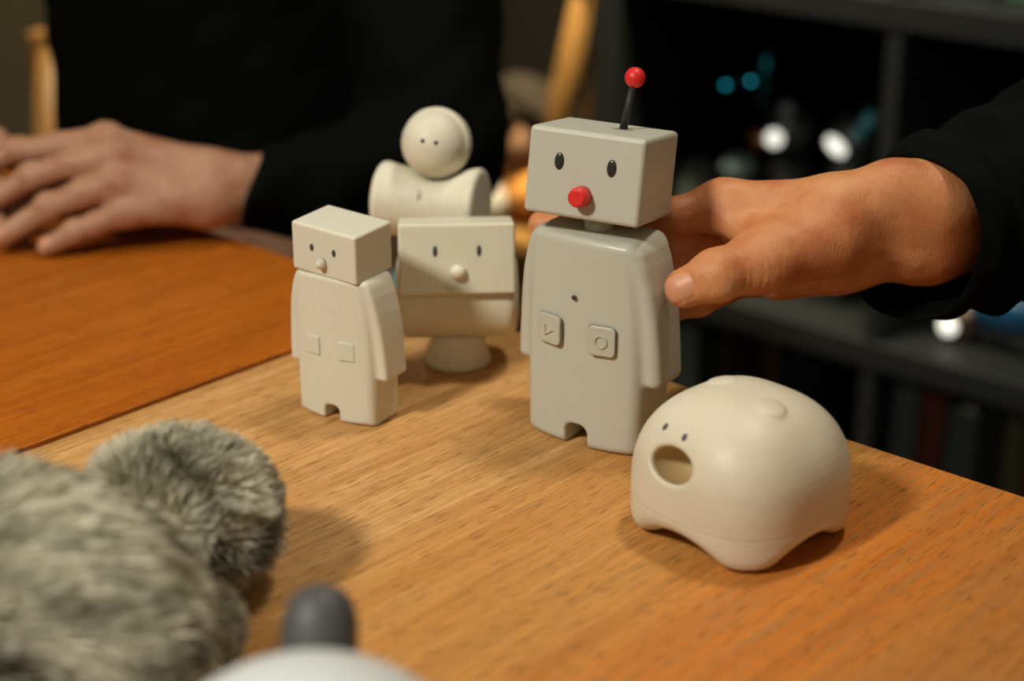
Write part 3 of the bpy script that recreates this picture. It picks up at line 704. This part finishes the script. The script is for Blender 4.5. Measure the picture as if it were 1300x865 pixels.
# a dark cabinet against the back wall
def cabinet():
    t = empty('cabinet', EN(-1.23, 1.27, FLOOR), TYAW); tag(t, 'dark brown cabinet against the back wall behind the far chair', 'cabinet')
    m = mat('dark_stained_wood', (.010, .0085, .006), .55); W, D, Hh = .56, .22, 1.15
    box('body', W, D-.02, Hh, m, t, (0, D/2+.01, Hh/2), r=.004); box('top_board', W+.03, D+.01, .024, m, t, (0, D/2, Hh+.0125), r=.004)
    for sx in (-1, 1):
        d = box('door', W/2-.006, .018, Hh-.08, m, t, (sx*W/4, .010, Hh/2+.02), r=.003)
        tube('handle', [(-sx*(W/4-.03), -.016, -.05), (-sx*(W/4-.03), -.022, 0), (-sx*(W/4-.03), -.016, .05)], .005, M['darkmetal'], d)
M['darkmetal'] = mat('dark_metal', (.05, .05, .045), .35, metal=1)
cabinet()

# soft toy on that chair
def softtoy():
    t = empty('soft_toy', EN(-.645, .812, FLOOR+.446), math.radians(-10)); tag(t, 'brown soft toy with dark cap and white and orange lower body, on the far chair', 'soft toy')
    m1 = cloth('tan_plush', (.36, .19, .10)); m2 = cloth('dark_brown_plush', (.030, .022, .014)); m3 = cloth('white_plush', (.50, .46, .37)); m4 = cloth('orange_plush', (.55, .23, .05))
    ellipsoid('body', .052, .045, .042, m4, t, (.024, 0, .041)); ellipsoid('paw', .026, .026, .030, m3, t, (-.034, -.02, .030)); ellipsoid('paw', .022, .024, .026, m3, t, (.070, -.026, .026))
    h = ellipsoid('head', .050, .046, .048, m1, t, (-.004, 0, .112)); ellipsoid('muzzle', .024, .022, .020, m1, h, (-.030, -.026, -.008))
    ellipsoid('ear', .016, .010, .020, m1, h, (-.036, 0, .040)); ellipsoid('ear', .016, .010, .020, m1, h, (.046, .01, .016))
    c = ellipsoid('cap', .058, .050, .026, m2, t, (.026, 0, .148), (0, math.radians(32), 0)); ellipsoid('cap_peak', .034, .04, .008, m2, c, (-.040, -.02, -.016))
softtoy()

# ------------------------------------------------------------------ black shelf with things on it
SN = .773; ST = .036; zb = [-.655, -.302, .058, .42]; ee = [-.4985, -.118, .256, .63]
sf = empty('shelf_unit', EN(0, SN, FLOOR), TYAW); tag(sf, 'black open shelf unit with square bays behind the table', 'shelf')
DP = .38; L_ = ee[-1]-ee[0]; cx = (ee[0]+ee[-1])/2
for i, z in enumerate(zb): box('shelf_board', L_, DP, .030, M['shelf'], sf, (cx, DP/2, z-FLOOR), r=.0015)
for e in (ee[0]+.018, ee[-1]-.018): box('side_panel', .036, DP, .42+.72-.016, M['shelf'], sf, (e, DP/2, (.42+.72-.016)/2), r=.0015)
for e in ee[1:3]:
    for i in range(3): box('divider', .018, DP-.004, zb[i+1]-zb[i]-.031, M['shelf'], sf, (e, DP/2, (zb[i]+zb[i+1])/2-FLOOR), r=.001)
bp = box('back_panel', L_-.04, .006, 1.05, M['shelf'], sf, (cx, DP-.004, .58), r=0)

books = [('purple', (.075, .025, .075), .030), ('black', (.012, .012, .012), .022), ('pale blue-grey', (.20, .24, .24), .034), ('dark green', (.018, .035, .028), .020), ('brown', (.085, .050, .028), .028), ('charcoal', (.03, .03, .028), .032), ('tan', (.14, .10, .06), .022), ('navy', (.015, .02, .035), .030), ('black and thin', (.010, .010, .010), .014)]
books2 = [('slate grey', (.055, .065, .062), .028), ('dark red', (.085, .022, .014), .030), ('grey-green', (.05, .06, .048), .034), ('black', (.012, .012, .012), .024), ('olive', (.06, .055, .03), .022), ('rust brown', (.10, .040, .020), .026), ('khaki', (.12, .105, .075), .034), ('dark teal', (.018, .045, .048), .028), ('maroon', (.06, .015, .018), .024)]
def book(e, th, h, d, col, label):
    t = empty('book', EN(e+th/2, SN+.035, zb[0]+.0152), TYAW); tag(t, label, 'book', 'books on the lower shelf')
    m = cloth('book_cover', tuple(c*.5 for c in col), 400); pg = bpy.data.materials.get('book_pages') or mat('book_pages', (.35, .32, .25), .9)
    bm = box_bm(th, .003, h, .001, 1, None, (0, .0015, h/2)); box_bm(.0024, d, h, .0006, 1, bm, (-th/2+.0012, d/2, h/2)); box_bm(.0024, d, h, .0006, 1, bm, (th/2-.0012, d/2, h/2))
    bmobj('cover', bm, m, t, smooth=False); box('pages', th-.0052, d-.008, h-.008, pg, t, (0, d/2, h/2), r=0)
e = ee[0]+.042
for i, (n_, c_, th) in enumerate(books):
    book(e, th, .300+.008*math.sin(i*2.3), .20+.01*math.cos(i), c_, f'{n_} book on the lower shelf in the bay left of the divider'); e += th+.0035
e = ee[1]+.016
for i, (n_, c_, th) in enumerate(books2):
    book(e, th, .300+.009*math.sin(i*1.7+1), .20+.01*math.cos(i), c_, f'{n_} book on the lower shelf in the bay right of the divider'); e += th+.0035

# gadgets on the middle shelf
M['chrome'] = mat('chrome', (.75, .76, .74), .16, metal=1); M['steelblue'] = mat('blue_metal', (.03, .26, .36), .25, metal=1)
M['darkpl'] = mat('dark_plastic', (.02, .022, .022), .35); M['bluepl'] = mat('blue_plastic', (.01, .10, .22), .3); M['whitegl'] = mat('white_gloss', (.80, .82, .78), .15); M['glint'] = mat('white_glow_glint', (.8, .82, .78), .2, emit=(1, .98, .86), estr=1.1)  # white emission painted in for bright reflections on glossy parts
M['cyan'] = mat('cyan_led', (.02, .2, .25), .3, emit=(.02, .42, .55), estr=2.2); M['teal'] = mat('teal_plastic', (.03, .17, .21), .35); M['greypl'] = mat('grey_plastic', (.10, .12, .115), .4); M['greenpl'] = mat('green_card', (.06, .16, .11), .6)
zs = zb[1]+.0152
def robot_kit(px, py, name, label, e_off):
    pass
def glint_robot():
    a = PN(985, 175, SN+.075); e0 = (a-O_)@E_
    t = empty('robot_kit', EN(e0, SN+.10, zs), TYAW); tag(t, 'dark robot kit with glowing white highlight and blue arm on the middle shelf', 'robot kit')
    H = a[2]-zs
    box('base', .055, .09, .03, M['darkpl'], t, (0, 0, .015), r=.006); lathe('torso', [(.024, .03), (.029, .06), (.029, .11), (.026, H-.03)], M['darkpl'], t)
    ellipsoid('head_glint', .0095, .0095, .0095, M['glint'], t, (0, -.028, H)); lathe('head', [(.02, -.02), (.027, -.01), (.027, .015), (.015, .026)], M['darkpl'], t, (0, .004, H))  # emissive bead stands in for a bright reflection on the head
    ellipsoid('copper_cap', .013, .013, .013, mat('copper', (.30, .14, .07), .3, metal=1), t, (-.022, -.026, H-.004))
    ellipsoid('glass_lens', .010, .010, .010, M['greypl'], t, (.010, -.02, H+.032))
    tube('blue_arm', [(-.03, 0, H+.02), (-.038, .0, H+.055), (-.03, 0, H+.09)], .007, M['steelblue'], t)
    for px in ((921, 108), (953, 103)):
        q = PN(*px, SN+.075); lx = (q-O_)@E_-e0; ellipsoid('indicator_light', .0022, .0022, .0022, M['cyan'], t, (lx, -.025, q[2]-zs))
    q0 = PN(921, 108, SN+.075); q1 = PN(953, 103, SN+.075)
    tube('antenna_arm', [((q0-O_)@E_-e0, -.020, q0[2]-zs), ((q1-O_)@E_-e0, -.020, q1[2]-zs), (-.03, .0, H+.03)], .003, M['darkpl'], t)
    q = PN(930, 215, SN+.06); ellipsoid('wheel_guard', .020, .02, .016, mat('pale_teal_plastic', (.26, .38, .40), .25), t, ((q-O_)@E_-e0, -.03, q[2]-zs)); tube('guard_stay', [((q-O_)@E_-e0, -.02, q[2]-zs), (-.02, 0, .06)], .006, M['darkpl'], t)
glint_robot()
def second_kit():
    a = PN(1058, 187, SN+.075); e0 = (a-O_)@E_
    t = empty('robot_kit', EN(e0, SN+.11, zs), TYAW); tag(t, 'black robot kit with glowing white highlight and teal grip, beside the shelf divider', 'robot kit')
    H = a[2]-zs
    box('base', .05, .09, .025, M['darkpl'], t, (0, 0, .0125), r=.006); lathe('torso', [(.022, .025), (.026, .07), (.020, H-.02)], M['darkpl'], t)
    ellipsoid('oval_glint', .014, .008, .0075, M['glint'], t, (0, -.030, H), (0, math.radians(35), 0)); ellipsoid('head', .030, .026, .028, M['darkpl'], t, (.004, .0, H))  # white oval glows in place of a reflected highlight
    tube('teal_grip', [(.020, -.02, H+.010), (.036, -.015, H+.040)], .0085, M['teal'], t)
second_kit()
def small_gadget():
    a = PN(870, 225, SN+.06); e0 = (a-O_)@E_; t = empty('desk_speaker', EN(e0, SN+.09, zs), TYAW); tag(t, 'small grey-teal speaker beside the hand on the middle shelf', 'speaker'); H = a[2]-zs
    lathe('housing', [(.024, 0), (.03, .01), (.03, H-.01), (.022, H+.012), (.004, H+.016)], M['greypl'], t); lathe('grille', [(.02, 0), (.021, .004), (.012, .007)], M['teal'], t, (0, -.029, H*.55), (math.pi/2, 0, 0))
small_gadget()
def blue_ball():
    a = PN(1256, 425, SN+.07); e0 = (a-O_)@E_; t = empty('toy_vehicle', EN(e0, SN+.11, zs), TYAW); tag(t, 'blue toy vehicle with glowing white highlight on the middle shelf below the sleeve', 'toy vehicle')
    ellipsoid('shell', .075, .055, .036, M['bluepl'], t, (.005, 0, .046)); box('chassis', .14, .09, .014, M['darkpl'], t, (.005, 0, .014), r=.004)
    q = PN(1197, 463, SN+.05); lx = (q-O_)@E_-e0; ellipsoid('glint', .010, .009, .010, M['glint'], t, (lx, -.056, max(.018, q[2]-zs))); ellipsoid('glint_rim', .019, .008, .019, mat('bronze', (.22, .16, .10), .35, metal=1), t, (lx+.008, -.048, max(.020, q[2]-zs)+.003))  # small glowing bead painted in for a highlight on the vehicle
    for x in (-.045, .055): 
        for y in (-.042, .042): lathe('wheel', [(.010, -.006), (.0135, -.005), (.0135, .005), (.010, .006)], M['darkpl'], t, (x, y, .0138), (math.pi/2, 0, 0), 20)
    ellipsoid('canopy', .032, .03, .022, M['greypl'], t, (.045, 0, .072))
blue_ball()
# on the upper board
def case(e0, w_, col, label):
    t = empty('storage_case', EN(e0, SN+.06, zb[2]+.0152), TYAW); tag(t, label, 'case')
    m = mat('case_paint', col, .5); box('tray', w_, .10, .05, m, t, (0, .05, .025), r=.004); box('lid', w_+.006, .106, .014, m, t, (0, .05, .0575), r=.004); box('latch', .02, .006, .02, M['darkpl'], t, (0, -.004, .046), r=.002)
case(.0, .07, (.07, .17, .12), 'green case on the upper shelf board at the top right corner')
case(-.074, .05, (.03, .09, .10), 'dark teal case on the upper shelf board next to the green case')
case(-.165, .05, (.26, .16, .09), 'tan case on the upper shelf board above the divider')

# ------------------------------------------------------------------ furry cushion with a tail, in front on the left
def strands(name, cen, rad, Rm, N, ln, lay, parent, seed, flow, width=.0006, ck=1.):
    g = np.random.default_rng(seed); d = g.normal(size=(N, 3)); d /= np.linalg.norm(d, axis=1)[:, None]
    base = d*rad; nr = d/rad; nr /= np.linalg.norm(nr, axis=1)[:, None]
    base = base@Rm.T+cen; nr = nr@Rm.T
    keep = base[:, 2] > .001; base, nr = base[keep], nr[keep]; n = len(base)
    def fld(p, s, ph): return np.sin(p[:, 0]*s+ph)*np.cos(p[:, 1]*s*1.13+ph*2)+np.sin(p[:, 2]*s*.9-ph+p[:, 0]*s*.5)
    cl = np.stack([fld(base, 90, 1), fld(base, 100, 2.2), fld(base, 85, 4)], 1)*.16+np.stack([fld(base, 330, 1.5), fld(base, 310, .2), fld(base, 350, 3)], 1)*.13*ck
    fl_ = np.asarray(flow)-nr*(nr@np.asarray(flow))[:, None]
    dr = nr+fl_*lay+cl+g.normal(size=(n, 3))*.08; dr /= np.linalg.norm(dr, axis=1)[:, None]
    L = ln*(.7+.5*g.random(n))[:, None]
    p1 = base+dr*L*.55; d2 = dr+fl_*lay*.5+np.array([0, 0, -.22])+cl*.4; d2 /= np.linalg.norm(d2, axis=1)[:, None]; p2 = p1+d2*L*.45
    p1[:, 2] = np.maximum(p1[:, 2], .001); p2[:, 2] = np.maximum(p2[:, 2], .0008)
    sd = np.cross(dr, g.normal(size=(n, 3))); sd /= np.linalg.norm(sd, axis=1)[:, None]; sd *= width
    V = np.stack([base-sd, base+sd, p1+sd*.8, p1-sd*.8, p2+sd*.15, p2-sd*.15], 1).reshape(-1, 3)
    k = np.arange(n)[:, None]*6; Q = np.concatenate([k+[0, 1, 2, 3], k+[3, 2, 4, 5]])
    o = meshobj(name, V, Q, M['fur'], parent); o['kind'] = 'stuff'
    sq = base-np.asarray(flow)*(base@np.asarray(flow))[:, None]*.72; tone = np.clip(.64+.17*fld(sq, 170, .7)+.24*fld(sq, 360, 2)+.13*g.normal(size=n), 0, 1)
    at = o.data.attributes.new('tone', 'FLOAT', 'POINT'); at.data.foreach_set('value', np.repeat(tone, 6).astype(np.float32))
    return o
def furry():
    t = empty('furry_cushion', (-.185, .56, 0)); tag(t, 'grey long-haired furry cushion with a plump tail, nearest at the lower left', 'cushion')
    off = np.array([-.185, .56, 0])
    c1 = P(2, 880, .565); r1 = np.array([.067, .064, .052]); c1[2] = .050
    c2 = np.array(P(226, 672, .690)); c2[2] = .034; r2 = np.array([.036, .033, .0295])
    R2 = np.array(Matrix.Rotation(math.radians(20), 3, 'Z'))
    ellipsoid('cushion_body', *r1, M['fur_base'], t, c1-off)
    ellipsoid('tail', *r2, M['fur_base'], t, c2-off, (0, 0, math.radians(20)))
    strands('body_fur', c1-off, r1, np.eye(3), 52000, .0170, .95, t, 3, unit([.85, .35, -.25]), .00065, 1.5)
    strands('tail_fur', c2-off, r2, R2, 42000, .0135, .45, t, 5, unit([.75, .45, .30]), .00045, 2.0)
    c3 = P(262, 800, .600); tube('side_seam', [P(150, 690, .60)-off, P(215, 745, .597)-off, P(258, 800, .592)-off], .006, M['fur_base'], t)
    strands('tuft_fur', c3-off, np.array([.009, .009, .014]), np.eye(3), 5000, .008, .3, t, 8, unit([.2, .0, -.6]), .0005)
furry()

# ------------------------------------------------------------------ white robot with a grey knob, nearest the camera
def white_robot():
    c = P(395, 822, .475); R = .062; ctr = np.array([c[0], .455, c[2]-R*.985])
    t = empty('round_robot', (ctr[0], ctr[1], 0)); tag(t, 'white round-topped robot with a grey knob at the bottom edge of the picture', 'robot')
    z = ctr[2]
    prof = [(.045, 0), (.050, .003), (.056, z*.5), (.0615, z)]+[(R*math.cos(a), z+R*math.sin(a)) for a in np.linspace(.1, 1.52, 16)]
    lathe('shell', prof, M['white_plastic'], t, n=64)
    lathe('base_ring', [(.047, 0), (.051, .002), (.0515, .006), (.050, .008)], M['grey_rubber'], t, n=64)
    k = P(406, 800, .525); kk = lathe('knob', [(.0125, -.030), (.0135, -.004), (.0132, .004), (.0110, .0105), (.0070, .0145), (.001, .0162)], M['grey_rubber'], t, n=36)
    d = Vector((.02, .55, 1)).normalized(); kk.location = Vector((k[0]-ctr[0], k[1]-ctr[1], k[2])); kk.rotation_euler = d.to_track_quat('Z', 'Y').to_euler()
white_robot()
